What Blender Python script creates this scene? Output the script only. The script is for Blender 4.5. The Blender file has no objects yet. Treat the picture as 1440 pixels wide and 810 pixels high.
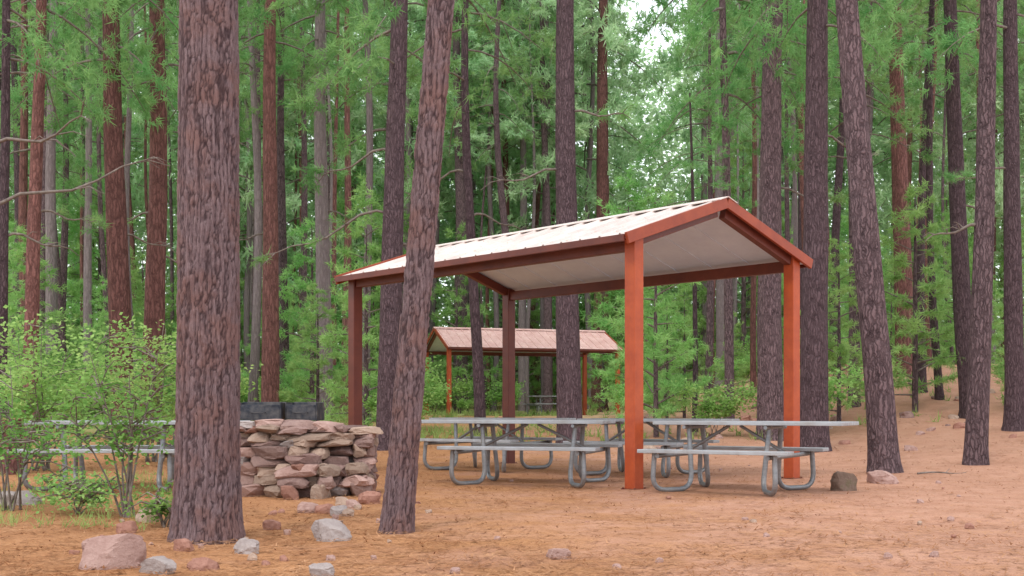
import bpy, bmesh, math, random
import numpy as np
from mathutils import Vector, noise, Matrix
rng = np.random.default_rng(11); random.seed(11)
U = random.uniform
sc = bpy.context.scene
C = sc.collection
R = math.radians
EYE = .90; FPX = 1650.0; HOR = 574.0

# ------------------------------------------------------------------ helpers
def sstep(a, b, x):
    t = np.clip((x - a) / (b - a), 0, 1); return t * t * (3 - 2 * t)

def H(x, y):
    """ground height"""
    x = np.asarray(x, float); y = np.asarray(y, float)
    z = .60 * sstep(19, 38, y) + 4.5 * sstep(52, 100, y) + 1.9 * sstep(19, 45, y) * sstep(3, 13, x)
    z = z + 0.28 * np.exp(-((x - 10.5) ** 2 / 7 + (y - 19) ** 2 / 9))
    z = z + (0.05 * np.sin(x * .9 + 1.3) * np.sin(y * .7 + .4) + 0.025 * np.sin(x * 2.3 + y * 1.1)) * sstep(5, 20, np.abs(y - 14) + np.abs(x))
    return z
def h(x, y): return float(H(x, y))
def PX(px, D): return (px - 720) / FPX * D
def DY(py): return EYE * FPX / (py - HOR)

def tag(o, label=None, cat=None, group=None, kind=None):
    if label: o['label'] = label
    if cat: o['category'] = cat
    if group: o['group'] = group
    if kind: o['kind'] = kind
    return o
def empty(name, loc, rz=0.0, **k):
    o = bpy.data.objects.new(name, None); C.objects.link(o)
    o.empty_display_size = .2
    o.location = loc; o.rotation_euler = (0, 0, rz); tag(o, **k); return o
def link(name, me, parent=None, loc=None, rz=None, scale=None):
    o = bpy.data.objects.new(name, me); C.objects.link(o)
    if parent: o.parent = parent
    if loc is not None: o.location = loc
    if rz is not None: o.rotation_euler = (0, 0, rz)
    if scale is not None: o.scale = scale
    return o

def mesh_chunks(name, chunks, mats):
    """chunks: (V[n,3], F[m,k], mat index, smooth)"""
    V = []; loops = []; starts = []; mi = []; sm = []
    off = 0; ls = 0
    for v, f, m, s in chunks:
        v = np.asarray(v, np.float32); f = np.asarray(f, np.int32)
        V.append(v); loops.append((f + off).ravel()); n, k = f.shape
        starts.append(ls + np.arange(n) * k); ls += n * k; off += len(v)
        mi.append(np.full(n, m)); sm.append(np.full(n, s, bool))
    V = np.concatenate(V); loops = np.concatenate(loops).astype(np.int32)
    starts = np.concatenate(starts).astype(np.int32); mi = np.concatenate(mi).astype(np.int32); sm = np.concatenate(sm)
    me = bpy.data.meshes.new(name)
    me.vertices.add(len(V)); me.vertices.foreach_set('co', V.ravel())
    me.loops.add(len(loops)); me.loops.foreach_set('vertex_index', loops)
    me.polygons.add(len(starts)); me.polygons.foreach_set('loop_start', starts)
    for m in mats: me.materials.append(m)
    me.polygons.foreach_set('material_index', mi); me.polygons.foreach_set('use_smooth', sm)
    me.update(calc_edges=True); me.validate()
    return me

BF = np.array([[0, 3, 2, 1], [4, 5, 6, 7], [0, 1, 5, 4], [1, 2, 6, 5], [2, 3, 7, 6], [3, 0, 4, 7]])
BV = np.array([[-1, -1, -1], [1, -1, -1], [1, 1, -1], [-1, 1, -1], [-1, -1, 1], [1, -1, 1], [1, 1, 1], [-1, 1, 1]], float) / 2
def box(c, s, rx=0, ry=0, rz=0, mat=0):
    M = np.array((Matrix.Rotation(rz, 3, 'Z') @ Matrix.Rotation(ry, 3, 'Y') @ Matrix.Rotation(rx, 3, 'X')))
    return ((BV * np.array(s)) @ M.T + np.array(c), BF, mat, False)
def tube(pts, rad, seg=8, ref=(0.13, 0.97, 0.2), mat=0, cap=True):
    P = np.asarray(pts, float); n = len(P)
    rad = np.full(n, rad) if np.isscalar(rad) else np.asarray(rad, float)
    T = np.gradient(P, axis=0); T /= np.linalg.norm(T, axis=1)[:, None] + 1e-9
    ref = np.asarray(ref, float)
    A = np.cross(T, ref); A /= np.linalg.norm(A, axis=1)[:, None] + 1e-9
    B = np.cross(T, A)
    a = np.arange(seg) * 2 * math.pi / seg
    V = P[:, None, :] + rad[:, None, None] * (np.cos(a)[None, :, None] * A[:, None, :] + np.sin(a)[None, :, None] * B[:, None, :])
    V = V.reshape(-1, 3)
    i = np.arange(n - 1)[:, None] * seg; j = np.arange(seg)[None, :]; j2 = (j + 1) % seg
    F = np.stack([i + j, i + j2, i + seg + j2, i + seg + j], -1).reshape(-1, 4)
    out = [(V, F, mat, True)]
    if cap:
        out.append((V[:seg], np.arange(seg)[::-1][None, :], mat, False)); out.append((V[-seg:], np.arange(seg)[None, :], mat, False))
    return out
def bend(pts, r=.09, n=6):
    P = [Vector(p) for p in pts]; out = [P[0]]
    for k in range(1, len(P) - 1):
        a = (P[k - 1] - P[k]); b = (P[k + 1] - P[k]); ra = min(r, a.length * .48, b.length * .48)
        p0 = P[k] + a.normalized() * ra; p1 = P[k] + b.normalized() * ra
        for t in range(n + 1):
            t /= n; out.append(p0 * (1 - t) ** 2 + P[k] * 2 * t * (1 - t) + p1 * t * t)
    out.append(P[-1]); return [tuple(p) for p in out]
def needles(cent, dirs, m, ln, w, mat, spread=1.0):
    cent = np.repeat(np.asarray(cent, float), m, 0); d = np.repeat(np.asarray(dirs, float), m, 0)
    n = len(cent); d = d * .7 + rng.normal(size=(n, 3)) * .55 * spread
    d /= np.linalg.norm(d, axis=1)[:, None] + 1e-9
    s = np.cross(d, rng.normal(size=(n, 3))); s /= np.linalg.norm(s, axis=1)[:, None] + 1e-9
    L = ln * rng.uniform(.6, 1.15, n)[:, None]; ww = w * rng.uniform(.7, 1.2, n)[:, None]
    c = cent + rng.normal(size=(n, 3)) * ln * .15
    V = np.stack([c - s * ww / 2, c + s * ww / 2, c + d * L], 1).reshape(-1, 3)
    return (V, np.arange(n * 3).reshape(-1, 3), mat, False)
def leaves(cent, ln, w, mat, flat=.4):
    cent = np.asarray(cent, float); n = len(cent)
    d = rng.normal(size=(n, 3)); d[:, 2] *= flat; d /= np.linalg.norm(d, axis=1)[:, None] + 1e-9
    up = np.tile([0, 0, 1.], (n, 1)) + rng.normal(size=(n, 3)) * .6
    s = np.cross(d, up); s /= np.linalg.norm(s, axis=1)[:, None] + 1e-9
    L = ln * rng.uniform(.6, 1.2, n)[:, None]; W = w * rng.uniform(.6, 1.2, n)[:, None]
    V = np.stack([cent, cent + d * L * .45 + s * W / 2, cent + d * L, cent + d * L * .45 - s * W / 2], 1).reshape(-1, 3)
    return (V, np.arange(n * 4).reshape(-1, 4), mat, False)
def bevel(o, w=.006, seg=2):
    m = o.modifiers.new('bevel', 'BEVEL'); m.width = w; m.segments = seg; m.limit_method = 'ANGLE'; return o

# ------------------------------------------------------------------ materials
class NT:
    def __init__(s, name):
        s.m = bpy.data.materials.new(name); s.m.use_nodes = True; s.t = s.m.node_tree; s.t.nodes.clear()
        s.out = s.n('ShaderNodeOutputMaterial')
    def n(s, typ, **k):
        x = s.t.nodes.new(typ)
        for a, b in k.items(): setattr(x, a, b)
        return x
    def l(s, a, b): s.t.links.new(a, b)
    def coord(s, scale=(1, 1, 1)):
        c = s.n('ShaderNodeTexCoord'); m = s.n('ShaderNodeMapping'); m.inputs['Scale'].default_value = scale
        s.l(c.outputs['Object'], m.inputs['Vector']); return m.outputs['Vector']
    def noise(s, vec, scale, detail=4, rough=.6, dist=0):
        x = s.n('ShaderNodeTexNoise'); x.inputs['Scale'].default_value = scale; x.inputs['Detail'].default_value = detail
        x.inputs['Roughness'].default_value = rough; x.inputs['Distortion'].default_value = dist
        s.l(vec, x.inputs['Vector']); return x.outputs['Fac']
    def ramp(s, fac, stops, interp='LINEAR'):
        x = s.n('ShaderNodeValToRGB'); e = x.color_ramp; e.interpolation = interp
        while len(e.elements) < len(stops): e.elements.new(.5)
        for el, (p, c) in zip(e.elements, stops):
            el.position = p; el.color = (*c, 1) if len(c) == 3 else c
        s.l(fac, x.inputs['Fac']); return x.outputs['Color']
    def mix(s, fac, a, b, blend='MIX'):
        x = s.n('ShaderNodeMix', data_type='RGBA', blend_type=blend)
        for inp, v in ((x.inputs[0], fac), (x.inputs[6], a), (x.inputs[7], b)):
            if isinstance(v, (int, float)): inp.default_value = v
            elif isinstance(v, tuple): inp.default_value = (*v, 1)
            else: s.l(v, inp)
        return x.outputs[2]
    def math(s, op, a, b=0.0):
        x = s.n('ShaderNodeMath', operation=op)
        for inp, v in ((x.inputs[0], a), (x.inputs[1], b)):
            if isinstance(v, (int, float)): inp.default_value = v
            else: s.l(v, inp)
        return x.outputs[0]
    def bsdf(s, col, rough=.8, metal=0, bump=None, bs=.3, bd=.02, spec=.3):
        b = s.n('ShaderNodeBsdfPrincipled')
        if isinstance(col, tuple): b.inputs['Base Color'].default_value = (*col, 1)
        else: s.l(col, b.inputs['Base Color'])
        if isinstance(rough, (int, float)): b.inputs['Roughness'].default_value = rough
        else: s.l(rough, b.inputs['Roughness'])
        b.inputs['Metallic'].default_value = metal; b.inputs['Specular IOR Level'].default_value = spec
        if bump is not None:
            q = s.n('ShaderNodeBump'); q.inputs['Strength'].default_value = bs; q.inputs['Distance'].default_value = bd
            s.l(bump, q.inputs['Height']); s.l(q.outputs['Normal'], b.inputs['Normal'])
        s.l(b.outputs[0], s.out.inputs['Surface']); return b

def bark_mat(name, c_lo, c_hi, c_crack, vs=22, sy=.17, bd=.025, amt=.7):
    t = NT(name); v = t.coord()
    nz = t.n('ShaderNodeTexNoise'); nz.inputs['Scale'].default_value = 9; nz.inputs['Detail'].default_value = 4; t.l(v, nz.inputs['Vector'])
    vm = t.n('ShaderNodeVectorMath', operation='MULTIPLY_ADD'); t.l(nz.outputs['Color'], vm.inputs[0]); vm.inputs[1].default_value = (.10, .10, .22); t.l(v, vm.inputs[2])
    mp = t.n('ShaderNodeMapping'); mp.inputs['Scale'].default_value = (1, 1, sy); t.l(vm.outputs[0], mp.inputs['Vector'])
    vo = t.n('ShaderNodeTexVoronoi', feature='DISTANCE_TO_EDGE'); vo.inputs['Scale'].default_value = vs; t.l(mp.outputs[0], vo.inputs['Vector'])
    fine = t.noise(mp.outputs[0], 38, 6, .8); big = t.noise(v, 2.6, 4)
    plate = t.ramp(fine, [(.3, c_lo), (.7, c_hi)])
    plate = t.mix(t.math('MULTIPLY', big, .5), plate, tuple(.5 * a + .5 * b for a, b in zip(c_lo, c_hi)))
    crack = t.ramp(vo.outputs['Distance'], [(.0, (1, 1, 1)), (.26, (0, 0, 0))])
    cm = t.math('MULTIPLY', crack, t.math('MULTIPLY', t.noise(v, 7, 3), 1.7 * amt))
    col = t.mix(t.math('MINIMUM', cm, .95), plate, c_crack)
    oi = t.n('ShaderNodeObjectInfo'); hs = t.n('ShaderNodeHueSaturation'); t.l(col, hs.inputs['Color'])
    t.l(t.math('ADD', t.math('MULTIPLY', oi.outputs['Random'], .4), .75), hs.inputs['Value']); col = hs.outputs[0]
    ht = t.math('ADD', t.math('MINIMUM', t.math('MULTIPLY', vo.outputs['Distance'], 3.0), .7), t.math('MULTIPLY', fine, .7))
    t.bsdf(col, .93, bump=ht, bs=.9, bd=bd, spec=.15); return t.m
BARK = bark_mat('bark_brown', (.102, .067, .075), (.27, .185, .194), (.029, .018, .021), amt=.8)
BARKR = bark_mat('bark_red', (.15, .064, .057), (.29, .142, .124), (.048, .022, .02), vs=14)
BARKD = bark_mat('bark_dark', (.076, .049, .058), (.185, .125, .135), (.026, .016, .019), amt=.75)
BARKG = bark_mat('bark_hazy', (.18, .14, .145), (.33, .27, .27), (.095, .072, .075), vs=12, amt=.4)  # paler bark for far trunks, distance haze painted into the colour
def near_bark():
    t = NT('bark_near'); v = t.coord(); vs = t.coord((1, 1, .11))
    at = t.n('ShaderNodeAttribute', attribute_name='plate')
    fine = t.noise(vs, 90, 8, .85); med = t.noise(v, 4, 5); fl = t.noise(t.coord((1, 1, .6)), 60, 5, .75)
    pl = t.ramp(fine, [(.32, (.092, .060, .068)), (.5, (.20, .136, .143)), (.70, (.39, .295, .30))])
    pl = t.mix(t.ramp(med, [(.44, (0, 0, 0)), (.60, (.5, .5, .5))]), pl, (.25, .125, .10))
    pl = t.mix(t.ramp(fl, [(.50, (0, 0, 0)), (.64, (.35, .35, .35))]), pl, (.085, .055, .058))
    col = t.mix(t.ramp(at.outputs['Fac'], [(.0, (.9, .9, .9)), (.43, (0, 0, 0))]), pl, (.042, .025, .028))
    t.bsdf(col, .93, bump=t.math('ADD', fine, t.math('MULTIPLY', fl, .5)), bs=1, bd=.015, spec=.15); return t.m
BARKN = near_bark()
def twig_mat():
    t = NT('twig_bark'); v = t.coord(); t.bsdf(t.ramp(t.noise(v, 14), [(.3, (.10, .075, .06)), (.7, (.24, .20, .175))]), .9); return t.m
TWIG = twig_mat()
def fol(name, dk, lt, tl=.5, sc_=1.1, val=.22):
    t = NT(name); v = t.coord()
    g = t.n('ShaderNodeNewGeometry')
    nz = t.noise(v, sc_, 3, .7)
    col = t.ramp(nz, [(.36, dk), (.62, lt)])
    fr = t.n('ShaderNodeHueSaturation'); t.l(col, fr.inputs['Color'])
    oi = t.n('ShaderNodeObjectInfo')
    t.l(t.math('ADD', t.math('MULTIPLY', t.math('ADD', oi.outputs['Random'], g.outputs['Random Per Island']), val), 1 - val), fr.inputs['Value'])
    t.l(t.math('ADD', t.math('MULTIPLY', oi.outputs['Random'], .035), .485), fr.inputs['Hue'])
    d = t.n('ShaderNodeBsdfDiffuse'); tr = t.n('ShaderNodeBsdfTranslucent'); mx = t.n('ShaderNodeMixShader'); mx.inputs[0].default_value = tl
    t.l(fr.outputs[0], d.inputs[0]); t.l(fr.outputs[0], tr.inputs[0]); t.l(d.outputs[0], mx.inputs[1]); t.l(tr.outputs[0], mx.inputs[2])
    t.l(mx.outputs[0], t.out.inputs['Surface']); return t.m
NEEDLE = fol('pine_needles', (.13, .28, .095), (.31, .51, .19))
NEEDLEY = fol('young_pine_needles', (.21, .41, .12), (.43, .65, .24))
NEEDLEF = fol('hazed_pine_needles', (.34, .53, .28), (.58, .76, .46), sc_=.6)  # needles lightened with distance, aerial haze is in the base colour
LEAF = fol('shrub_leaves', (.12, .28, .06), (.30, .51, .15), sc_=2.5)
LEAFD = fol('understory_leaves', (.21, .41, .10), (.43, .64, .22), sc_=1.5)
WOODS = fol('hazed_wood_leaves', (.40, .60, .34), (.68, .85, .57), sc_=.18, val=.12)  # palest greens, haze over the far woods painted into the leaves
GRASS = fol('grass_blades', (.22, .34, .09), (.42, .50, .18), sc_=.8)
LITTER = fol('pine_litter', (.23, .095, .042), (.47, .26, .145), tl=.05, sc_=1.5)

def ground_mat():
    t = NT('forest_floor'); v = t.coord()
    n1 = t.noise(v, .4, 4, .6, .4); n2 = t.noise(v, 2.6, 8, .7); n3 = t.noise(v, 50, 5, .8); n4 = t.noise(v, 1.2, 5, .65)
    dirt = t.ramp(n2, [(.25, (.40, .20, .13)), (.5, (.49, .27, .185)), (.8, (.56, .335, .245))])
    dirt = t.mix(t.math('MULTIPLY', n3, .5), dirt, (.38, .185, .115))
    lit = t.ramp(n3, [(.32, (.25, .10, .042)), (.52, (.43, .205, .085)), (.72, (.52, .30, .16))])
    sx = t.n('ShaderNodeSeparateXYZ'); t.l(v, sx.inputs[0])
    lm = t.math('ADD', t.math('MULTIPLY', sx.outputs['X'], -.13), t.math('MULTIPLY', n4, 1.6))
    lm = t.ramp(lm, [(.45, (0, 0, 0)), (.95, (1, 1, 1))])
    col = t.mix(t.math('MULTIPLY', lm, .88), dirt, lit)
    br = t.ramp(t.noise(v, .7, 7, .75), [(.47, (0, 0, 0)), (.66, (1, 1, 1))])
    col = t.mix(t.math('MULTIPLY', br, .35), col, (.28, .13, .072))
    spk = t.ramp(t.noise(v, 85, 2, .5), [(.35, (1, 1, 1)), (.45, (0, 0, 0))])
    col = t.mix(t.math('MULTIPLY', spk, .5), col, (.15, .07, .042))
    yy = t.math('ADD', sx.outputs['Y'], t.math('MULTIPLY', sx.outputs['X'], -1.1))
    far = t.ramp(t.math('MULTIPLY', t.math('ADD', yy, t.math('MULTIPLY', n1, 26)), .0133), [(.55, (0, 0, 0)), (.85, (1, 1, 1))])
    green = t.ramp(n2, [(.3, (.24, .28, .11)), (.7, (.42, .45, .20))])
    col = t.mix(t.math('MULTIPLY', far, t.ramp(n1, [(.35, (.25, .25, .25)), (.6, (1, 1, 1))])), col, green)
    ht = t.math('ADD', t.math('MULTIPLY', n2, .35), t.math('MULTIPLY', n3, .55))
    t.bsdf(col, .95, bump=ht, bs=.65, bd=.022, spec=.1); return t.m
GROUND = ground_mat()
def steel(name, lo, hi, rust, rough=.45):
    t = NT(name); v = t.coord(); n = t.noise(v, 3.5, 5, .7); f = t.noise(v, 40, 3)
    col = t.ramp(n, [(.35, lo), (.65, hi)]); col = t.mix(t.ramp(t.noise(v, 9, 6, .75), [(.60, (0, 0, 0)), (.72, (.7, .7, .7))]), col, rust)
    t.bsdf(col, rough, bump=f, bs=.12, bd=.004, spec=.4); return t.m
POST = steel('red_brown_steel', (.33, .052, .014), (.45, .082, .020), (.22, .038, .015), .5)
TRIM = steel('gable_trim_steel', (.25, .041, .015), (.33, .060, .020), (.16, .032, .015), .5)
BEAM = steel('dark_and_shaded_red_steel', (.10, .020, .012), (.15, .032, .017), (.07, .017, .011), .5)  # brown of the beams; also paints the shade on the far posts
CEIL = steel('pale_ceiling_sheet', (.62, .71, .84), (.68, .78, .90), (.56, .62, .70), .5)
def roof_mat(name, lo, hi, red):
    t = NT(name); v = t.coord(); n = t.noise(v, 2, 5, .7); m = t.noise(v, 16, 6, .8)
    col = t.ramp(n, [(.35, lo), (.65, hi)])
    col = t.mix(t.ramp(m, [(red, (0, 0, 0)), (red + .13, (.85, .85, .85))]), col, (.42, .17, .11))
    t.bsdf(col, .55, bump=m, bs=.1, bd=.004); return t.m
ROOF = roof_mat('pale_roof_sheet', (.60, .49, .45), (.76, .67, .62), .57)
ROOFB = roof_mat('reddish_roof_sheet', (.56, .34, .31), (.70, .49, .45), .50)
def galv(name, lo, hi, met=.35, rough=.5):
    t = NT(name); v = t.coord((.35, 3, 3)); n = t.noise(v, 9, 5, .7); s2 = t.noise(t.coord(), 5, 4)
    col = t.mix(t.ramp(s2, [(.42, (0, 0, 0)), (.7, (.6, .6, .6))]), t.ramp(n, [(.3, lo), (.7, hi)]), (.25, .22, .20))
    t.bsdf(col, rough, metal=met, bump=n, bs=.08, bd=.003); return t.m
ALU = galv('weathered_aluminium', (.29, .305, .325), (.43, .45, .47), .2, .5)
GALV = galv('galvanised_pipe', (.18, .19, .205), (.30, .315, .33), .4, .45)
IRON = galv('black_grill_steel', (.015, .018, .028), (.04, .046, .062), .2, .55)
def rockm(name, lo, hi, moss=None):
    t = NT(name); v = t.coord(); n = t.noise(v, 3, 5, .65); f = t.noise(v, 28, 6, .75)
    g = t.n('ShaderNodeNewGeometry')
    hs = t.n('ShaderNodeHueSaturation'); 
    col = t.mix(.5, t.ramp(n, [(.35, lo), (.65, hi)]), t.ramp(f, [(.3, lo), (.7, hi)]))
    t.l(col, hs.inputs['Color']); t.l(t.math('ADD', t.math('MULTIPLY', g.outputs['Random Per Island'], .45), .72), hs.inputs['Value'])
    col = hs.outputs[0]
    if moss: col = t.mix(t.ramp(t.noise(v, 6, 4), [(.54, (0, 0, 0)), (.64, (.6, .6, .6))]), col, moss)
    t.bsdf(col, .92, bump=t.math('ADD', f, n), bs=.7, bd=.03, spec=.15); return t.m
RK = [rockm('pink_sandstone', (.27, .155, .13), (.46, .31, .27)), rockm('buff_sandstone', (.28, .185, .14), (.46, .34, .27)),
      rockm('red_sandstone', (.24, .11, .08), (.40, .215, .165)), rockm('grey_stone', (.24, .195, .185), (.42, .36, .34)),
      rockm('mossy_stone', (.12, .08, .062), (.25, .17, .13), (.13, .12, .06)), rockm('purple_brown_stone', (.17, .10, .09), (.34, .23, .20))]
def cutwood():
    t = NT('cut_wood'); v = t.coord(); t.bsdf(t.ramp(t.noise(v, 12, 5), [(.3, (.30, .14, .08)), (.7, (.50, .28, .17))]), .9); return t.m
CUT = cutwood()

# ------------------------------------------------------------------ ground
nu, nv = 340, 360
u = np.linspace(-1, 1, nu); w_ = np.linspace(-.5, 1, nv)
gx = 16 * u + 140 * u ** 5; gy = 4 + 26 * w_ + 240 * np.sign(w_) * np.abs(w_) ** 5
X, Y = np.meshgrid(gx, gy)
Z = H(X, Y)
mic = np.zeros_like(Z)
for r in range(40):
    a = rng.uniform(0, 6.28); k = rng.uniform(1.2, 6); mic += np.sin((X * math.cos(a) + Y * math.sin(a)) * k + rng.uniform(0, 6.28)) / k
near = np.exp(-((X / 16) ** 2 + ((Y - 12) / 16) ** 2))
Z = Z + mic * .004 * near
V = np.stack([X, Y, Z], -1).reshape(-1, 3)
i = (np.arange(nv - 1)[:, None] * nu + np.arange(nu - 1)[None, :])
F = np.stack([i, i + 1, i + nu + 1, i + nu], -1).reshape(-1, 4)
tag(link('ground', mesh_chunks('ground', [(V, F, 0, True)], [GROUND])), kind='structure')

def scatter_litter(n):
    y = 4.8 + 24 * rng.random(n) ** 1.5; x = (rng.random(n) * 1.0 - .5) * (y + 1)
    pt = .5 + .5 * np.sin(x * 1.7 + 1.5 * np.sin(y * 1.1)) * np.sin(y * 2.1 + np.sin(x * 1.3))
    keep = (rng.random(n) < np.clip(.58 - x * .07, .28, 1) * (.5 + .9 * pt)); x = x[keep]; y = y[keep]; n = len(x)
    a = rng.uniform(0, 6.28, n); L = rng.uniform(.05, .14, n); w = rng.uniform(.002, .004, n) * (1 + y / 12)
    z = H(x, y) + rng.uniform(.004, .022, n)
    c = np.stack([x, y, z], 1); d = np.stack([np.cos(a) * L, np.sin(a) * L, rng.normal(0, .010, n)], 1); s = np.stack([-np.sin(a) * w, np.cos(a) * w, np.zeros(n)], 1)
    V = np.stack([c - s, c + s, c + d], 1).reshape(-1, 3)
    return (V, np.arange(3 * n).reshape(-1, 3), 0, False)
tag(link('fallen_needles', mesh_chunks('fallen_needles', [scatter_litter(140000)], [LITTER])), 'loose orange-brown fallen pine needles carpeting the ground', 'pine litter', kind='stuff')

def scatter_grass():
    cs = []
    n = 5200
    y = 25 + 48 * rng.random(n) ** 1.1; x = (rng.random(n) * 1.04 - .52) * y
    patch = np.sin(x * .35 + 1) * np.sin(y * .3 + .5) + .35 * np.sin(x * 1.1 + y * .6)
    k = (patch + rng.normal(0, .35, n) > .0) & ~((x > 2) & (y < 48) & (rng.random(n) < .75)); x = x[k]; y = y[k]
    n2 = 170; y2 = rng.uniform(8.6, 16, n2); x2 = -y2 * rng.uniform(.26, .48, n2)
    x = np.r_[x, x2]; y = np.r_[y, y2]
    c = np.stack([x, y, H(x, y)], 1)
    d = np.tile([0, 0, 1.2], (len(c), 1))
    nearm = y < 18
    cs.append(needles(c[~nearm], d[~nearm], 12, .28, .028, 0, .8)); cs.append(needles(c[nearm], d[nearm], 12, .13, .008, 0, .8))
    return cs
tag(link('grass', mesh_chunks('grass', scatter_grass(), [GRASS])), 'pale green grass tufts growing in patches on the forest floor', 'grass', kind='stuff')

# ------------------------------------------------------------------ crowns
def crown_mesh(name, Hc, Rr, nl, tw, m, ln, nw, shape, droop, mats, rise=(-.2, .35)):
    ch = []; cen = []; dr = []
    for i in range(nl):
        f = (i + U(.1, .9)) / nl; z = Hc * f; az = i * 2.4 + U(-.5, .5)
        rad = Rr * shape(f) * U(.6, 1.12); rs = U(*rise)
        t = np.linspace(0, 1, 6); wob = U(-.25, .25)
        aa = az + wob * t
        P = np.stack([np.cos(aa) * rad * t, np.sin(aa) * rad * t, z + rad * (rs * t - droop * t * t)], 1)
        ch += tube(P, (.010 + .022 * rad / Rr) * (1 - t * .8), 4, cap=False)
        for j in range(int(tw * rad / Rr) + 2):
            tt = U(.25, 1) ** .75; q = tt * 5; k = min(4, int(q)); b = P[k] + (P[k + 1] - P[k]) * (q - k)
            ta = az + random.choice((-1, 1)) * U(.1, 1.4); tl = U(.2, .65) * (Rr / 2.4)
            dd = np.array([math.cos(ta), math.sin(ta), U(-.6, .5)])
            for q in (.4, 1):
                cen.append(b + dd * tl * q); dr.append(dd * .6)
    ch.append(needles(cen, dr, m, ln, nw, 1.2))
    return mesh_chunks(name, ch, mats)
def sh_old(f): return .45 + .55 * math.sin(math.pi * min(1, .15 + .85 * f ** .8))
def sh_young(f): return .06 + .94 * (1 - f) ** .8 * min(1, .55 + f * 4)
OLD = [crown_mesh('pine_crown', 9, 2.6, 29, 12, 20, .22, .023, sh_old, .45, [TWIG, NEEDLE]) for _ in range(4)]
LOOSE = [crown_mesh('pine_crown', 9, 2.3, 18, 9, 20, .22, .022, sh_old, .6, [TWIG, NEEDLE]) for _ in range(2)]
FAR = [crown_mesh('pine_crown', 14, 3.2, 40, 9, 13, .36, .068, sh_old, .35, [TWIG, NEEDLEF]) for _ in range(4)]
YOUNG = [crown_mesh('young_crown', 5, 1.4, 40, 9, 17, .19, .024, sh_young, .1, [TWIG, NEEDLEY], (0.05, .6)) for _ in range(4)]
def shrub_mesh(name, Hh, Rr, n, ln, w, mat, stems=6, soft=1.0, lo=.35):
    ch = []; cl = []
    for s in range(stems):
        az = s * 6.28 / stems + U(-.7, .7); t = np.linspace(0, 1, 6); ro = Rr * U(.2, .95)
        cv = U(-.8, .8); hs_ = Hh * U(.55, 1.0)
        P = np.stack([np.cos(az + t * cv) * ro * t ** 1.2, np.sin(az + t * cv) * ro * t ** 1.2, hs_ * t], 1)
        P[:, 0] += U(-.12, .12) * Rr; P[:, 1] += U(-.12, .12) * Rr
        ch += tube(P, .016 * (1 - t * .75) * max(.5, Hh / 2), 5, cap=False)
        for k in range(random.randint(4, 9)):
            q = U(lo, 1); b = np.array([np.interp(q, t, P[:, a]) for a in range(3)])
            e = b + np.array([U(-1, 1) * Rr * .6, U(-1, 1) * Rr * .6, U(-.2, .5) * Hh * .35])
            ch += tube([b, (b + e) / 2 + np.array([0, 0, .04]), e], [.008, .006, .003], 4, cap=False)
            for q2 in (.5, .8, 1.05): cl.append(b + (e - b) * q2)
    cl = np.array(cl); c = cl[rng.integers(0, len(cl), n)] + rng.normal(size=(n, 3)) * np.array([.11, .11, .08]) * (Rr / .9) * soft
    c = c[c[:, 2] > .02]
    ch_st = mesh_chunks(name + '_stems', ch, [TWIG]); lf = mesh_chunks(name + '_leaves', [leaves(c, ln, w, 0)], [mat])
    return ch_st, lf
SHR = [shrub_mesh('shrub', 1.9, 1.3, 2800, .13, .085, LEAFD) for _ in range(3)]

# ------------------------------------------------------------------ trees
def trunk_mesh(Ht, r0, lean, curve, seg, rings, mat, ph):
    t = np.linspace(0, 1, rings) ** 1.35; z = t * Ht
    x = lean * z + curve * np.sin(z * .38 + ph) - curve * math.sin(ph); y = curve * .6 * np.sin(z * .3 + ph * 2) - curve * .6 * math.sin(ph * 2)
    P = np.stack([x, y, z - .12], 1); rad = r0 * (1.02 - .72 * z / Ht) * (1 + .32 * np.exp(-z / .22))
    ch = tube(P, rad, seg, ref=(0, 1, 0))
    V = ch[0][0]; a = np.arctan2(V[:, 1] - np.repeat(y, seg), V[:, 0] - np.repeat(x, seg)); zz = np.repeat(z, seg)
    k = 1 + .035 * np.sin(a * 3 + zz * 1.1 + ph) + .025 * np.sin(a * 5 - zz * 2.3) + .12 * np.sin(a * 4 + ph) * np.exp(-zz / .25)
    c = np.repeat(P, seg, 0); V[:] = c + (V - c) * k[:, None]
    return mesh_chunks('trunk', ch, [mat]), P
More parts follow.
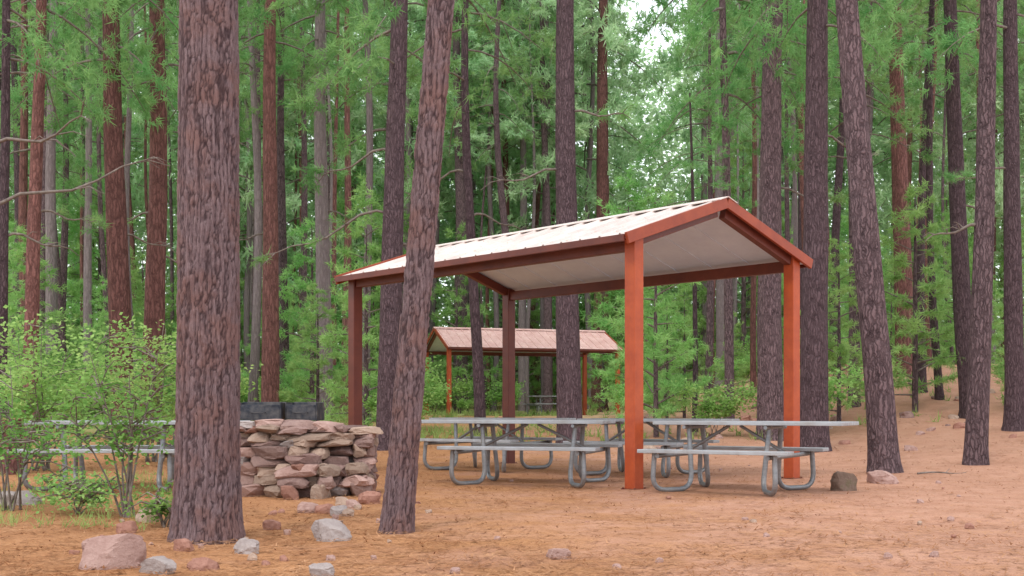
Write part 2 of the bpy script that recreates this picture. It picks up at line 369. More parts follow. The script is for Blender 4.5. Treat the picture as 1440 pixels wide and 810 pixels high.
def near_trunk_mesh(Ht, r0, lean, curve, ph, zdet, seg):
    z = np.r_[np.arange(0, zdet, .014), np.linspace(zdet, Ht, 14)]; n = len(z)
    x = lean * z + curve * np.sin(z * .38 + ph) - curve * math.sin(ph); y = np.zeros(n)
    P = np.stack([x, y, z - .1], 1); rad = r0 * (1.02 - .6 * z / Ht) * (1 + .30 * np.exp(-z / .2))
    ch = tube(P, rad, seg, ref=(0, 1, 0)); V = ch[0][0]; c = np.repeat(P, seg, 0); zz = np.repeat(z, seg); d = V - c
    a = np.arctan2(d[:, 1], d[:, 0]); pl = np.empty(len(V))
    for i in range(len(V)):
        p = V[i]; vp = Vector(p)
        wv = noise.noise_vector(vp * 5) * .45 + noise.noise_vector(vp * 20) * .3
        q = Vector((p[0] * 30, p[1] * 30, p[2] * 1.7)) + wv * 1.2
        dd = noise.voronoi(q)[0]; e1 = min(1, (dd[1] - dd[0]) / .36)
        q2 = Vector((p[0] * 38, p[1] * 38, p[2] * 9)) + wv * 2.4
        dd = noise.voronoi(q2)[0]; e2 = min(1, (dd[1] - dd[0]) / .3)
        pl[i] = e1 * (.74 + .26 * e2)
    nn = np.array([noise.noise(Vector((p[0] * 50, p[1] * 50, p[2] * 6))) + .4 * noise.noise(Vector((p[0] * 70, p[1] * 70, p[2] * 45))) for p in V])
    k = 1 + .03 * np.sin(a * 3 + zz * .9) + .10 * np.maximum(0, np.sin(a * 5 + ph)) * np.exp(-zz / .18)
    V[:] = c + d * k[:, None] + d / np.linalg.norm(d, axis=1)[:, None] * ((pl ** .6 - .7) * .015 + nn * .006)[:, None]
    me = mesh_chunks('trunk', ch, [BARKN])
    at = me.attributes.new('plate', 'FLOAT', 'POINT'); full = np.ones(len(me.vertices), np.float32); full[:len(pl)] = pl; at.data.foreach_set('value', full)
    return me, P
def branch_mesh(z, az, ln, rise, r=.03, twigs=5, tuft=False):
    t = np.linspace(0, 1, 9); wob = U(-.5, .5)
    aa = az + wob * t
    P = np.stack([np.cos(aa) * ln * t, np.sin(aa) * ln * t, z + ln * (rise * t - .35 * t * t + .05 * np.sin(t * 9))], 1)
    ch = tube(P, r * (1 - .8 * t), 6); cen = []; dr = []
    for k in range(twigs):
        q = U(.3, .95); b = np.array([np.interp(q, t, P[:, a]) for a in range(3)]); ta = az + random.choice((-1, 1)) * U(.4, 1.1); tl = U(.2, .5) * ln * .6
        e = b + np.array([math.cos(ta), math.sin(ta), U(-.3, .35)]) * tl; md = (b + e) / 2 + np.array([0, 0, .05])
        ch += tube([b, md, e], [r * .35, r * .25, r * .1], 5)
        for w in (.5, .75, 1): cen.append(b + (e - b) * w); dr.append(e - b)
    if tuft: ch.append(needles(cen, np.array(dr) / .5, 18, .2, .016, 1))
    return mesh_chunks('bare_branch', ch, [TWIG, NEEDLE])
def tree(label, px, pt, D, wpx, Ht, zc, mat, crowns, group=None, curve=.0, cs=1.0, branches=(), near=None, name='pine_tree'):
    x0 = PX(px, D); zt = EYE + HOR / FPX * D; lean = (PX(pt, D) - x0) / zt; z0 = h(x0, D)
    r0 = wpx / 2 / FPX * D / .93
    o = empty(name, (x0, D, z0), 0, label=label, cat='tree', group=group)
    ph = U(0, 6)
    if near: me, P = near_trunk_mesh(Ht, r0, lean, curve, ph, near[0], near[1])
    else: me, P = trunk_mesh(Ht, r0, lean, curve, 28 if D < 28 else 14, 46 if D < 28 else 22, mat, ph)
    link('trunk', me, o)
    cm = random.choice(crowns); hc = Ht - zc; base = 9 if crowns in (OLD, LOOSE) else 14
    xc = float(np.interp(zc, P[:, 2], P[:, 0])); yc = float(np.interp(zc, P[:, 2], P[:, 1]))
    link('crown', cm, o, (xc, yc, zc), U(0, 6.28), (cs, cs, hc / base))
    for (bz, az, ln, rise, *rest) in branches:
        bx = float(np.interp(bz, P[:, 2], P[:, 0])); by = float(np.interp(bz, P[:, 2], P[:, 1]))
        link('bare_branch', branch_mesh(0, R(az), ln, rise, tuft=bool(rest)), o, (bx, by, bz))
    return o

MAIN = [
 ('large pine with thick plated bark in the left foreground beside the leafy shrub', 290, 300, 8.07, 82, 19, 8.5, BARKN, LOOSE, .02, [], (4.0, 180)),
 ('slim leaning pine in the foreground, just left of the picnic tables', 556, 617, 8.53, 39, 15, 8, BARKN, LOOSE, .01, [], (4.2, 96)),
 ('dark pine rising behind the left end of the large shelter roof', 547, 556, 23, 32, 18, 7.2, BARKD, OLD, .05, [(4.6, 190, 2.6, -.1, 1), (5.8, 160, 2.0, .1, 1), (4.0, 20, 1.3, .0)]),
 ('thin dark pine seen between the slim leaning pine and the shelter middle post', 676, 667, 26.5, 15, 16, 7.5, BARKD, LOOSE, .12, [(5.0, 10, 1.4, .1), (6, 170, 1.6, .0, 1)]),
 ('straight dark pine rising behind the middle of the large shelter roof', 802, 797, 24, 33, 20, 9.0, BARKD, LOOSE, .03, [(5.6, 200, 1.8, .1), (6.8, 350, 1.4, .2, 1)]),
 ('reddish pine just right of the dark pine behind the shelter roof', 843, 848, 56, 22, 29, 17, BARKR, FAR, .04, [(6, 10, 1.6, .1)]),
 ('broad grey-brown pine behind the gable of the large shelter', 1084, 1088, 25.5, 34, 20, 8.5, BARK, OLD, .04, [(5.4, 350, 1.5, .1, 1)]),
 ('broad dark straight pine just right of the shelter gable', 1145, 1147, 22.5, 37, 20, 8, BARKD, OLD, .02, [(6, 20, 1.4, .1)]),
 ('leaning pine with its base beside the right picnic table', 1245, 1194, 16.3, 38, 17, 7.6, BARK, LOOSE, .03, []),
 ('slender straight pine standing alone at the right foreground', 1372, 1386, 17.8, 29, 16, 7.8, BARK, LOOSE, .04, [(3.6, 190, .9, .1)]),
 ('red barked pine between the leaning pine and the dark leaning pine on the right', 1272, 1261, 36, 25, 22, 10, BARKR, OLD, .06, [(7, 20, 1.8, .1)]),
 ('thin dark pine right of the red barked pine on the right', 1296, 1311, 32, 12, 17, 8, BARKD, LOOSE, .08, []),
 ('dark pine leaning left, behind the slender pine on the right', 1366, 1328, 28, 25, 19, 8.5, BARKD, OLD, .06, [(5, 10, 1.5, .0, 1)]),
 ('dark pine at the far right edge of the view', 1426, 1424, 25, 25, 19, 8, BARKD, OLD, .03, [(5.5, 190, 1.5, .1, 1)]),
 ('small short pine trunk behind the gap between the gable pines and the leaning pine', 1201, 1196, 31, 16, 14, 6, BARK, LOOSE, .05, []),
 ('red barked pine, left of a pair behind the left shrubs', 176, 156, 26, 31, 20, 7.8, BARKR, OLD, .03, [(4.5, 15, 1.3, .1)]),
 ('red barked pine, right of a pair behind the left shrubs', 210, 218, 27.5, 29, 20, 8.2, BARKR, OLD, .07, [(5.2, 170, 1.5, .1, 1), (4.2, 355, 1.1, .0)]),
 ('dark slim pine second from the left edge', 41, 55, 24.5, 20, 18, 7.4, BARKR, OLD, .04, [(4.8, 10, 1.4, .1, 1)]),
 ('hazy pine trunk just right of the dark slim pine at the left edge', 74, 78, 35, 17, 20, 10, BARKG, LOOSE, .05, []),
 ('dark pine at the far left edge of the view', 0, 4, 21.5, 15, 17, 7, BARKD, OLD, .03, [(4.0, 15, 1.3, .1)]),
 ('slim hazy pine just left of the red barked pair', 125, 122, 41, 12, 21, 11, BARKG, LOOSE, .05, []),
 ('reddish brown pine close right of the large foreground pine', 379, 384, 31, 24, 20, 10, BARKR, OLD, .04, [(5, 200, 1.3, .1)]),
 ('thin pine touching the right side of the large foreground pine', 357, 362, 42, 13, 21, 12, BARK, LOOSE, .04, []),
 ('thin brown pine third right of the large foreground pine', 400, 399, 37, 14, 19, 10, BARK, LOOSE, .05, []),
 ('thin reddish pine between the hazy grey pine and the left shelter post', 484, 488, 46, 12, 22, 13, BARKR, LOOSE, .05, []),
 ('thin dark pine between the brown thin pine and the hazy grey pine', 428, 424, 48, 11, 22, 13, BARK, LOOSE, .05, []),
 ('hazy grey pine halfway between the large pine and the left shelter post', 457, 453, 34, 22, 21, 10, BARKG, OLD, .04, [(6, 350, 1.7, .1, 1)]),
 ('brown pine trunk between the back shelter and the slim leaning pine', 648, 641, 56, 20, 24, 12, BARK, FAR, .07, []),
 ('slim pine behind the back shelter roof, right of its middle', 771, 761, 56, 13, 25, 13, BARK, FAR, .05, []),
 ('thin crooked pine above the middle of the large shelter roof', 712, 697, 52, 13, 22, 12, BARK, LOOSE, .2, []),
 ('very thin pine sapling trunk behind the right half of the large shelter', 977, 972, 29, 8, 8.5, 4.6, BARKD, LOOSE, .06, []),
 ('thin pine beyond the large shelter, seen under its ceiling', 995, 1002, 37, 11, 12, 6, BARK, LOOSE, .06, []),
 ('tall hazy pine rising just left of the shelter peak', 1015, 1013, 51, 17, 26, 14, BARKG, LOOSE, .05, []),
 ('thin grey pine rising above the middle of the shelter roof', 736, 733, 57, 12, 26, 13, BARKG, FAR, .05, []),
]
for m in MAIN:
    lab, px, pt, D, w, Ht, zc, mt, cr, cv, br = m[:11]; nr = m[11] if len(m) > 11 else None
    k_ = 1.0 if D > 20 else .75
    if 750 < px < 1020: k_ = .65
    tree(lab, px, pt, D, w, Ht, zc, mt, cr, curve=cv, branches=br, near=nr, cs=U(.9, 1.12) * k_)
o = tree('pine at the left edge whose bare grey boughs reach into view', -45, -60, 12, 30, 15, 7.5, BARK, LOOSE)
for z, az, ln, rs in ((2.7, 8, 2.0, .75), (3.4, -6, 1.8, .45)):
    link('bare_branch', branch_mesh(0, R(az), ln, rs, .022, 5), o, (0, 0, z))

placed = [(PX(m[1], m[3]), m[3]) for m in MAIN]
def ok(x, y, d):
    for a, b in placed:
        if (a - x) ** 2 + (b - y) ** 2 < d * d: return False
    if -6.5 < x < 8 and 39 < y < 51: return False
    px = 720 + x / y * FPX
    if 585 < px < 890 and y < 50: return False
    return True
def region(px): return 'left of the shelters' if px < 490 else ('above and behind the shelters' if px < 1130 else 'right of the shelters')
def rand_tree(D0, D1, kind, n, s0=.55, s1=1.5):
    c = 0; tries = 0
    while c < n and tries < 6000:
        tries += 1
        D = U(D0, D1); px = U(-120, 1560); x = PX(px, D)
        if not ok(x, D, .9): continue
        if kind != 'young' and abs(px - 925) < (95 if kind == 'mid' else 68): continue
        if kind == 'young' and px > 1130 and D < 40 and U(0, 1) < .5: continue
        placed.append((x, D)); c += 1; rg = region(px)
        if kind == 'mid':
            mt = random.choice((BARK, BARKR, BARKG, BARKD))
            tree('slim bare trunked pine in the middle distance ' + rg, px, px + U(-14, 14), D, U(.16, .34) * FPX / D, U(18, 23), U(7.5, 11.5), mt, random.choice((OLD, OLD, LOOSE)), group='middle distance pines ' + rg, curve=U(.02, .15), cs=U(.8, 1.1))
        elif kind == 'pole':
            tree('very slim pale pine pole deep in the woods ' + rg, px, px + U(-14, 14), D, U(.12, .25) * FPX / D, U(20, 27), U(12, 16), random.choice((BARKG, BARK, BARKR)), LOOSE, group='slim poles ' + rg, curve=U(.02, .2), cs=U(.7, .9))
        elif kind == 'far':
            tree('distant hazy pine deep in the woods ' + rg, px, px + U(-8, 8), D, U(.22, .42) * FPX / D, U(27, 36), U(7, 15), random.choice((BARKG, BARKG, BARKG, BARKR)), FAR, group='distant pines ' + rg, curve=U(.02, .2), cs=U(.95, 1.3))
        else:
            s = U(s0, s1); z0 = h(x, D)
            o = empty('young_pine', (x, D, z0), U(0, 6), label='bushy bright green young pine in the understory ' + rg, cat='young pine', group='young pines ' + rg)
            link('trunk', YT, o, (0, 0, 0), 0, (s, s, s)); link('crown', random.choice(YOUNG), o, (0, 0, .2 * s), U(0, 6), (s, s, s * U(.9, 1.2)))
YT = mesh_chunks('young_trunk', tube([(0, 0, -.1), (.02, 0, 2.5), (0, 0, 5.0)], [.07, .05, .01], 8), [BARK])
rand_tree(30, 50, 'mid', 30)
rand_tree(38, 60, 'pole', 52)
rand_tree(56, 84, 'far', 105)
rand_tree(27, 50, 'young', 36, .45, 1.2)
rand_tree(50, 68, 'young', 60, .9, 2.3)
c = 0
while c < 70:
    D = U(26, 60); px = U(-60, 1500); x = PX(px, D)
    if not ok(x, D, .7) or (900 < px and D < 38 and U(0, 1) < .6): continue
    c += 1; s = U(.4, 1.0); st, lf = random.choice(SHR); rg = region(px)
    o = empty('shrub', (x, D, h(x, D)), U(0, 6), label='leafy green understory shrub in the woods ' + rg, cat='shrub', group='understory shrubs ' + rg)
    link('stems', st, o, scale=(s, s, s)); link('foliage', lf, o, scale=(s, s, s))

def woods():
    n = 8200
    D = rng.uniform(76, 114, n); ang = rng.uniform(-.52, .52, n); x = ang * D
    zc = rng.random(n) ** 1.12 * (D * .40 + 2.5 * np.sin(ang * 15 + 1) + 2 * np.sin(ang * 38))
    up = zc / D
    gap = (np.abs(ang - .124) < .052) & (up > .235 + 1.5 * np.abs(ang - .124)); gap |= (np.abs(ang + .29) < .018) & (up > .31)
    k = ~gap; D = D[k]; x = x[k]; zc = zc[k]
    n2 = 2900; D2 = rng.uniform(64, 80, n2); x2 = rng.uniform(-.52, .52, n2) * D2; z2_ = rng.random(n2) ** 1.3 * 15
    D = np.r_[D, D2]; x = np.r_[x, x2]; zc = np.r_[zc, z2_]; n = len(D)
    m = 30; c = np.stack([x, D, H(x, D) + zc - .5], 1); c = np.repeat(c, m, 0) + rng.normal(size=(n * m, 3)) * np.array([1.2, 1.2, .9])
    return leaves(c, .48, .26, 0, .6)
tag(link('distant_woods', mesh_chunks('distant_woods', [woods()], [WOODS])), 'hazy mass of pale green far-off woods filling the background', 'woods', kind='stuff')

# ------------------------------------------------------------------ near shrubs at the left
def shrub_at(px, D, Hh, Rr, n, ln, w, mat, label, stems=7, soft=1.0, lo=.35):
    x = PX(px, D); o = empty('shrub', (x, D, h(x, D)), 0, label=label, cat='shrub')
    st, lf = shrub_mesh('shrub', Hh, Rr, n, ln, w, mat, stems, soft, lo); link('stems', st, o); link('foliage', lf, o)
shrub_at(180, 9.64, 1.45, .60, 1700, .046, .036, LEAF, 'bright green leafy shrub with bare lower stems left of the large pine', 9, 1.1, .45)
shrub_at(15, 10.2, 1.4, .66, 1500, .046, .036, LEAF, 'bright green leafy shrub at the left edge of the view', 8, 1.1, .4)
shrub_at(105, 9.9, .42, .46, 1100, .042, .032, LEAFD, 'low green plant on the ground left of the large pine')
shrub_at(232, 8.9, .32, .25, 500, .042, .03, LEAF, 'little green plant at the foot of the large pine, on its left')
shrub_at(60, 17, 2.2, 1.2, 3400, .085, .06, LEAFD, 'tall leafy shrub behind the picnic table on the left', 9, 1.1)
shrub_at(215, 19, 2.4, 1.15, 3200, .085, .06, LEAFD, 'tall leafy shrub behind the large pine and the left picnic table', 9, 1.1)
for k, (px, D, s, lab) in enumerate(((938, 33, .66, 'slender light green young pine seen under the shelter right of its front post'), (1030, 36, .55, 'small airy young pine seen under the shelter near its right post'))):
    x = PX(px, D); o = empty('young_pine', (x, D, h(x, D)), 1 + k, label=lab, cat='young pine')
    link('trunk', YT, o, (0, 0, 0), 0, (s, s, s)); link('crown', YOUNG[k], o, (0, 0, .2 * s), 0, (s * .8, s * .8, s))

# ------------------------------------------------------------------ shelters
def make_shelter(Lg, Wd, zr, slope, loc, rz, label, shadeposts=(), ox=.06, roofm=None):
    roofm = roofm or ROOF
    o = empty('picnic_shelter', loc, rz, label=label, cat='picnic shelter')
    oy = .25; hw = Wd / 2 + oy; hl = Lg / 2 + ox; th = math.atan(slope); ze = zr - slope * hw
    for sx in (-1, 1):
        for sy in (-1, 1):
            ztop = zr - slope * Wd / 2 - .035
            pm = BEAM if sx > 0 and shadeposts else POST  # same paint on all posts; shade on the far pair painted as darker steel
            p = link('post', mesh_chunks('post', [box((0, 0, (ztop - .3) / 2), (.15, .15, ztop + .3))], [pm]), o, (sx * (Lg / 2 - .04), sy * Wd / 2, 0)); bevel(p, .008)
            b = link('base_plate', mesh_chunks('base_plate', [box((0, 0, .0), (.21, .21, .02))] + [box((a * .085, c_ * .085, .016), (.02, .02, .014)) for a in (-1, 1) for c_ in (-1, 1)], [BEAM]), p)
            bevel(b, .004)
    for sy in (-1, 1):
        zb = zr - slope * Wd / 2 - .155
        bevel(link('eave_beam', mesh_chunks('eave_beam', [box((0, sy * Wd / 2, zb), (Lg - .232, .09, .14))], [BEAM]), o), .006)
        xs = [-hl]; ns = [0]
        x = -hl + .06
        while x < hl - .08:
            xs += [x, x + .014, x + .036, x + .050]; ns += [0, .028, .028, 0]; x += .305
        xs.append(hl); ns.append(0); xs = np.array(xs); ns = np.array(ns); k = len(xs); ys = np.linspace(0, hw, 5)
        V = np.array([(a, sy * y, zr - slope * y + b) for y in ys for a, b in zip(xs, ns)])
        F = np.array([[r * k + q, r * k + q + 1, (r + 1) * k + q + 1, (r + 1) * k + q] for r in range(4) for q in range(k - 1)])
        rp = link('roof_panel', mesh_chunks('roof_panel', [(V, F, 0, False)], [roofm]), o)
        md = rp.modifiers.new('thick', 'SOLIDIFY'); md.thickness = .008; md.offset = 0
        L = (hw - .03) / math.cos(th); yc = sy * (hw - .03) / 2 + sy * .006; zc = zr - slope * abs(yc) - .032
        ch = [box((0, yc, zc), (2 * hl - .02, L, .014), rx=-sy * th)]
        x = -hl + .2
        while x < hl - .1:
            ch.append(box((x, yc, zc - .011), (.02, L - .02, .010), rx=-sy * th)); x += .61
        link('ceiling_panel', mesh_chunks('ceiling_panel', ch, [CEIL]), o)
        for sx in (-1, 1):
            Lr = hw / math.cos(th)
            bevel(link('gable_rafter', mesh_chunks('gable_rafter', [box((sx * (hl + .022), sy * (hw / 2 + .003), zr - slope * hw / 2 - .036), (.04, Lr, .125), rx=-sy * th)], [TRIM]), o), .005)
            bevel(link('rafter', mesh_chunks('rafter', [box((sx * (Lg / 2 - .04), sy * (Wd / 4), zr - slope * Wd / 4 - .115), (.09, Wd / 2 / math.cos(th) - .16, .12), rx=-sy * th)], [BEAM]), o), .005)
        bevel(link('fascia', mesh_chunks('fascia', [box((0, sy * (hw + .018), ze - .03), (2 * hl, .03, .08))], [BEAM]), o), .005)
    rc = [box((0, s * .085, zr + .036 - slope * .085), (2 * hl + .1, .18, .01), rx=-s * th) for s in (-1, 1)]
    link('ridge_cap', mesh_chunks('ridge_cap', rc, [roofm]), o)
    return o
brz = math.atan2(4.04, -3.63)
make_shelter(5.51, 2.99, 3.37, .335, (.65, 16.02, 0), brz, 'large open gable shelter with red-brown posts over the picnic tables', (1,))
z2 = .60; a2 = math.atan2(.31, .95)
c2 = Vector((-2.27, 42.5)) + Vector((.95, .31)) * 3.3 + Vector((-.31, .95)) * 1.7
make_shelter(6.7, 3.4, 3.32, .42, (c2.x, c2.y, z2), a2, 'smaller looking distant gable shelter seen through the large one', roofm=ROOFB)

# ------------------------------------------------------------------ picnic tables
def make_table(loc, rz, label, long_end=1, LT=2.05, LB=1.62):
    o = empty('picnic_table', loc, rz, label=label, cat='picnic table')
    e = long_end; xb = -(LT - LB) / 2 * e
    def boards(y0, w, n, z, t, L, xc):
        bw = (w - .008 * (n - 1)) / n
        return [box((xc, y0 - w / 2 + bw / 2 + k * (bw + .008), z), (L, bw, t)) for k in range(n)]
    bevel(link('tabletop', mesh_chunks('tabletop', boards(0, .72, 3, .74, .040, LT, 0), [ALU]), o), .005)
    for s in (-1, 1): bevel(link('bench', mesh_chunks('bench', boards(s * .66, .24, 1, .445, .038, LB, xb), [ALU]), o), .005)
    for sx in (-1, 1):
        x = xb + sx * (LB / 2 - .16); ch = []
        for s in (-1, 1):
            pts = bend([(x, s * .68, .424), (x + sx * .02, s * .70, .03), (x - sx * .26, s * .26, .03), (x - sx * .20, s * .20, .718)], .18, 9)
            ch += tube(pts, .027, 10, ref=(.8, s * sx * .6, 0))
        xi = x - sx * .055
        ch += tube([(xi, -.74, .397), (xi, .74, .397)], .024, 10, ref=(1, 0, 0))
        ch += tube([(xi - sx * .145, -.35, .697), (xi - sx * .145, .35, .697)], .020, 10, ref=(1, 0, 0))
        link('leg_frame', mesh_chunks('leg_frame', ch, [GALV]), o)
        link('brace', mesh_chunks('brace', tube([(xi, .0, .40), (xb + sx * .06, .0, .712)], .018, 8), [GALV]), o)
    return o
def rzof(ux, uy): return math.atan2(uy, ux)
make_table((2.60, 12.60, 0), rzof(.87, -.5), 'grey metal picnic table at the right, near the gable end of the shelter', 1)
make_table((.03, 13.95, 0), rzof(.96, -.28), 'grey metal picnic table left of the front shelter post', -1, 2.3, 1.85)
make_table((1.95, 15.75, 0), rzof(.87, -.5), 'grey metal picnic table farther back, seen right of the front post behind the right table', 1)
make_table((-.15, 17.0, 0), rzof(.87, -.5), 'grey metal picnic table farthest back, seen left of the front post under the large roof', 1)
make_table((-4.15, 13.1, h(-4.15, 13.1)), rzof(1, -.02), 'grey metal picnic table behind the leafy shrub on the left', 1, 2.3, 1.85)
make_table((c2.x + 1.3, c2.y + .2, z2 + .02), a2, 'small looking picnic table under the right half of the distant shelter', 1)

# ------------------------------------------------------------------ grills
def make_grill(px, D, w, rz, label):
    x = PX(px, D); o = empty('charcoal_grill', (x, D, h(x, D)), rz, label=label, cat='grill')
    z0, z1 = .76, .97; d = .40; t = .012
    fb = [box((0, 0, z0), (w, d, t)), box((0, d / 2, (z0 + z1) / 2 + .005), (w, t, z1 - z0)), box((-w / 2 + t / 2, -.004, (z0 + z1) / 2 + .004), (t, d - t, z1 - z0 - .01)),
          box((w / 2 - t / 2, -.004, (z0 + z1) / 2 + .004), (t, d - t, z1 - z0 - .01)), box((0, -d / 2 + .004, (z0 + z1) / 2 - .01), (w - 2.4 * t, t, z1 - z0 - .04))]
    bevel(link('firebox', mesh_chunks('firebox', fb, [IRON]), o), .003)
    gr = []
    for k in range(12): gr += tube([(-w / 2 + .03 + k * (w - .06) / 11, -d / 2 + .03, z1 - .06), (-w / 2 + .03 + k * (w - .06) / 11, d / 2 - .02, z1 - .06)], .005, 6, ref=(0, 0, 1))
    for y in (-.17, .17): gr += tube([(-w / 2 + .015, y, z1 - .068), (w / 2 - .015, y, z1 - .068)], .006, 6)
    link('grate', mesh_chunks('grate', gr, [IRON]), o)
    link('post', mesh_chunks('post', tube([(0, 0, -.2), (0, 0, z0 - .004)], .045, 12, ref=(1, 0, 0)), [IRON]), o)
    link('handle', mesh_chunks('handle', tube(bend([(-.08, -d / 2 - .004, z1 - .12), (-.08, -d / 2 - .07, z1 - .12), (.08, -d / 2 - .07, z1 - .12), (.08, -d / 2 - .004, z1 - .12)], .03, 4), .007, 6, ref=(0, 0, 1)), [IRON]), o)
make_grill(368, 14.0, .52, R(2), 'wide black pedestal grill behind the stone wall, nearer the large pine')
make_grill(429, 14.1, .38, R(-4), 'narrow black pedestal grill behind the stone wall, right of the wide one')

# ------------------------------------------------------------------ rocks
def rock_np(sx, sy, sz, seed, sub=3, boxy=.55):
    bm = bmesh.new(); bmesh.ops.create_icosphere(bm, subdivisions=sub, radius=1)
    V = np.array([v.co[:] for v in bm.verts]); F = np.array([[v.index for v in f.verts] for f in bm.faces]); bm.free()
    V = np.sign(V) * np.abs(V) ** boxy; V /= (np.abs(V) ** 4).sum(1)[:, None] ** .25
    o = Vector((seed * 3.7, seed * 1.3, seed * 2.1))
    nn = np.array([noise.noise(Vector(p) * 1.3 + o) * .28 + noise.noise(Vector(p) * 3.1 + o) * .12 + noise.noise(Vector(p) * 7 + o) * .045 for p in V])
    V = V * (1 + nn)[:, None]
    for _ in range(5):
        d = np.array([U(-1, 1), U(-1, 1), U(-.3, 1)]); d /= np.linalg.norm(d); q = V @ d; lim = U(.72, .92); ex = np.maximum(0, q - lim); V = V - ex[:, None] * d * .9
    return V * np.array([sx, sy, sz]) / 2, F
def rotz(V, a): c, s = math.cos(a), math.sin(a); return V @ np.array([[c, s, 0], [-s, c, 0], [0, 0, 1]])
WX, WY = -2.1, 12.0
wall = empty('dry_stone_wall', (WX, WY, 0), 0, label='low wall of stacked pink and red rocks right of the large pine', cat='stone wall')
ch = []; WL = 1.36
def wpt(s): return (-2.86 + WL * s, 12.2 - .3 * math.sin(math.pi * min(1, s * .9 + .1)) + .1 * s)
seed = 1; z = 0
for lay in range(8):
    hh = (.13, .10, .11, .09, .10, .08, .08, .07)[lay]; s = U(-.03, .03)
    smax = (1.0, 1.0, 1.0, .98, 1.0, .97, .95, .84)[lay]
    rows = (-1, 0, 1) if lay < 3 else (0, 1)
    while s < smax:
        for row in rows:
            if row == -1 and (s < .3 or U(0, 1) < .1): continue
            ln = random.choice((U(.13, .20), U(.20, .30), U(.28, .42))) if row < 1 else U(.25, .4)
            if s + ln / WL > 1.04: ln = max(.11, (1.04 - s) * WL)
            px_, py_ = wpt(min(1.0, s + .5 * ln / WL))
            Vr, Fr = rock_np(ln * 1.13, U(.26, .36), hh * U(1.1, 1.5), seed, 3 if row < 1 else 2, U(.34, .44)); seed += 1
            tl = U(-.09, .09); Vr = np.stack([Vr[:, 0] * math.cos(tl) - Vr[:, 2] * math.sin(tl), Vr[:, 1], Vr[:, 0] * math.sin(tl) + Vr[:, 2] * math.cos(tl)], 1)
            Vr = rotz(Vr, U(-.3, .3)) + np.array([px_ - WX, py_ - WY + row * .24 + lay * .012 + U(-.06, .05), z + hh / 2 + U(-.015, .015)])
            ch.append((Vr, Fr, random.choice((0, 0, 0, 1, 1, 5, 2, 5, 3)), False))
            if row == 0: step = ln * .97 / WL
        s += step
    z += hh * .94
link('stacked_stones', mesh_chunks('stacked_stones', ch, RK), wall)
for s, ln, zt, mi in ((.06, .34, z - .02, 3), (.26, .30, z + .0, 0), (.48, .34, z - .02, 5), (.70, .28, z - .04, 0), (.95, .44, z - .08, 1)):
    px_, py_ = wpt(s); Vr, Fr = rock_np(ln, U(.28, .4), U(.08, .12), seed, 3, .42); seed += 1
    link('capstone', mesh_chunks('capstone', [(rotz(Vr, U(-.4, .4)), Fr, 0, False)], [RK[mi]]), wall, (px_ - WX, py_ - WY + .12, zt + .03))
def rock(px, py, wpx, ht, mi, label, group=None, dp=.7, D=None):
    global seed
    D = D or DY(py); seed += 1; x = PX(px, D); w = wpx * D / FPX
    Vr, Fr = rock_np(w, w * dp, w * ht * 1.25, seed, 4 if wpx > 30 else (3 if wpx > 9 else 2), .65)
    o = link('rock', mesh_chunks('rock', [(rotz(Vr, U(-.5, .5)), Fr, 0, False)], [RK[mi]])); o.location = (x, D + w * .3, h(x, D) + w * ht * .30); tag(o, label, 'rock', group)
rock(150, 804, 84, .6, 0, 'largest pink rock in the bottom left corner')
rock(218, 810, 48, .6, 3, 'grey rock right beside the largest pink rock')
rock(465, 760, 48, .65, 3, 'pale pink boulder on the litter between the two foreground pines')
rock(785, 784, 32, .45, 0, 'small flat pink rock alone on the bare foreground dirt')
rock(346, 778, 34, .6, 3, 'grey rock at the right foot of the large pine')
rock(284, 804, 40, .5, 2, 'red rock directly in front of the large pine')
rock(452, 810, 34, .6, 3, 'grey rock at the bottom edge below the pale pink boulder')
rock(1190, 690, 36, .75, 4, 'mossy dark brown rock at the foot of the right picnic table')
rock(1243, 680, 42, .45, 0, 'flat pink rock against the base of the leaning pine on the right')
rock(381, 744, 24, .6, 2, 'small red rock between the large pine and the stone wall')
rock(256, 775, 30, .6, 2, 'red rock at the left foot of the large pine')
rock(176, 750, 28, .6, 2, 'red rock behind the largest pink rock')
rock(22, 712, 52, .45, 3, 'flat grey rock at the left edge under the shrubs')
rock(205, 735, 34, .6, 1, 'buff rock under the leafy shrub left of the large pine')
rock(520, 708, 30, .6, 2, 'red rock fallen in front of the right end of the stone wall')
rock(432, 722, 30, .6, 0, 'pink rock fallen in front of the middle of the stone wall')
for k in range(8): rock(U(350, 525), U(706, 726), U(10, 26), .6, random.choice((0, 1, 2, 3)), 'loose rubble stone lying along the foot of the stone wall', 'rubble at the foot of the stone wall')
for k in range(74):
    px = U(20, 1420) if k > 20 else U(60, 560); py = 628 + 178 * U(0, 1) ** .8 if k > 20 else U(715, 806)
    rock(px, py, U(6, 14) * (py - 540) / 220, U(.5, .7), random.choice((0, 1, 2, 0)), 'small loose stone lying on the forest floor', 'small loose stones')
for k in range(90):
    D = U(22, 46); px = U(1130, 1440) if k % 5 > 1 else U(890, 1100)
    rock(px, 0, U(.12, .38) * FPX / D, U(.35, .5), random.choice((0, 1, 5, 2)), 'pale rock lying on the ground in the woods beyond the shelter', 'rocks beyond the shelter', D=D)

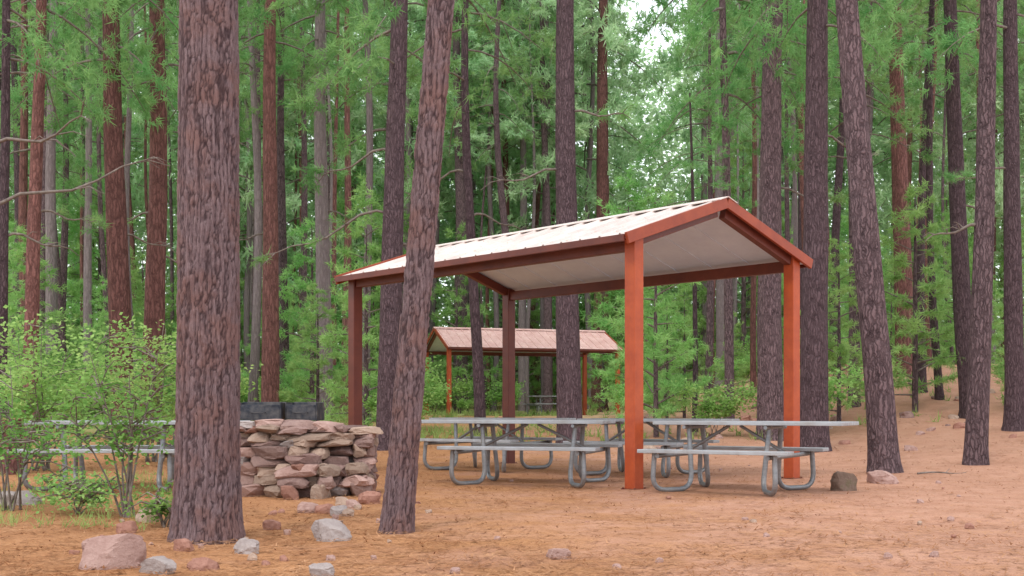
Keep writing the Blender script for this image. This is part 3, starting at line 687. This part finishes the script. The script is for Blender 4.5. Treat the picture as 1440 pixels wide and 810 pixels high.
def stick(px, py, ln, az, label):
    D = DY(py); x = PX(px, D); t = np.linspace(0, 1, 7)
    P = np.stack([np.cos(az + .3 * t) * ln * t, np.sin(az + .3 * t) * ln * t, .02 + .015 * np.sin(t * 6)], 1)
    ch = tube(P, .014 * (1 - .7 * t), 6) + tube([P[3], P[3] + np.array([.1, .12, .05])], [.007, .003], 5)
    o = link('fallen_stick', mesh_chunks('fallen_stick', ch, [TWIG])); o.location = (x, D, h(x, D)); tag(o, label, 'stick')
stick(1290, 668, .9, .15, 'thin fallen stick on the dirt between the two right foreground pines')
sx_ = PX(8, 16); o = empty('tree_stump', (sx_, 16, h(sx_, 16)), 0, label='short sawn reddish stump at the left edge behind the shrub', cat='stump')
link('stump_bark', mesh_chunks('stump_bark', tube([(0, 0, -.1), (0, 0, .1), (0, 0, .75)], [.27, .22, .2], 20, ref=(0, 1, 0)), [BARKR]), o)
link('cut_face', mesh_chunks('cut_face', tube([(0, 0, .75), (0, 0, .765)], [.185, .18], 20, ref=(0, 1, 0)), [CUT]), o)

# ------------------------------------------------------------------ light, sky, camera
w = bpy.data.worlds.new('World'); sc.world = w; w.use_nodes = True; nt = w.node_tree; nt.nodes.clear()
out = nt.nodes.new('ShaderNodeOutputWorld'); bg = nt.nodes.new('ShaderNodeBackground'); bg.inputs['Strength'].default_value = .15
sky = nt.nodes.new('ShaderNodeTexSky'); sky.sky_type = 'NISHITA'; sky.sun_disc = False; sky.sun_elevation = R(55); sky.sun_rotation = R(205)
mx = nt.nodes.new('ShaderNodeMix'); mx.data_type = 'RGBA'; mx.inputs[0].default_value = .88
tc = nt.nodes.new('ShaderNodeTexCoord'); nz = nt.nodes.new('ShaderNodeTexNoise'); nz.inputs['Scale'].default_value = 3; nz.inputs['Detail'].default_value = 6
rp = nt.nodes.new('ShaderNodeValToRGB'); rp.color_ramp.elements[0].position = .3; rp.color_ramp.elements[0].color = (11.0, 11.8, 12.8, 1); rp.color_ramp.elements[1].position = .6; rp.color_ramp.elements[1].color = (13.8, 14.1, 14.6, 1)
nt.links.new(tc.outputs['Generated'], nz.inputs['Vector']); nt.links.new(nz.outputs['Fac'], rp.inputs['Fac'])
nt.links.new(sky.outputs[0], mx.inputs[6]); nt.links.new(rp.outputs[0], mx.inputs[7]); nt.links.new(mx.outputs[2], bg.inputs['Color']); nt.links.new(bg.outputs[0], out.inputs['Surface'])
sl = bpy.data.lights.new('sun', 'SUN'); sl.energy = 1.5; sl.angle = R(11); sl.color = (1, .95, .88)
so = bpy.data.objects.new('sun', sl); C.objects.link(so); so.rotation_euler = (R(35), 0, R(-25)); so.location = (-4, -6, 12)
cam = bpy.data.cameras.new('camera'); co = bpy.data.objects.new('camera', cam); C.objects.link(co); co.location = (0, 0, EYE); co.rotation_euler = (R(90), 0, 0)
cam.sensor_width = 36; cam.lens = 36 * FPX / 1440; cam.shift_y = (HOR - 405) / 1440; cam.clip_end = 600; sc.camera = co
sc.view_settings.view_transform = 'Standard'; sc.view_settings.look = 'None'; sc.view_settings.exposure = 0
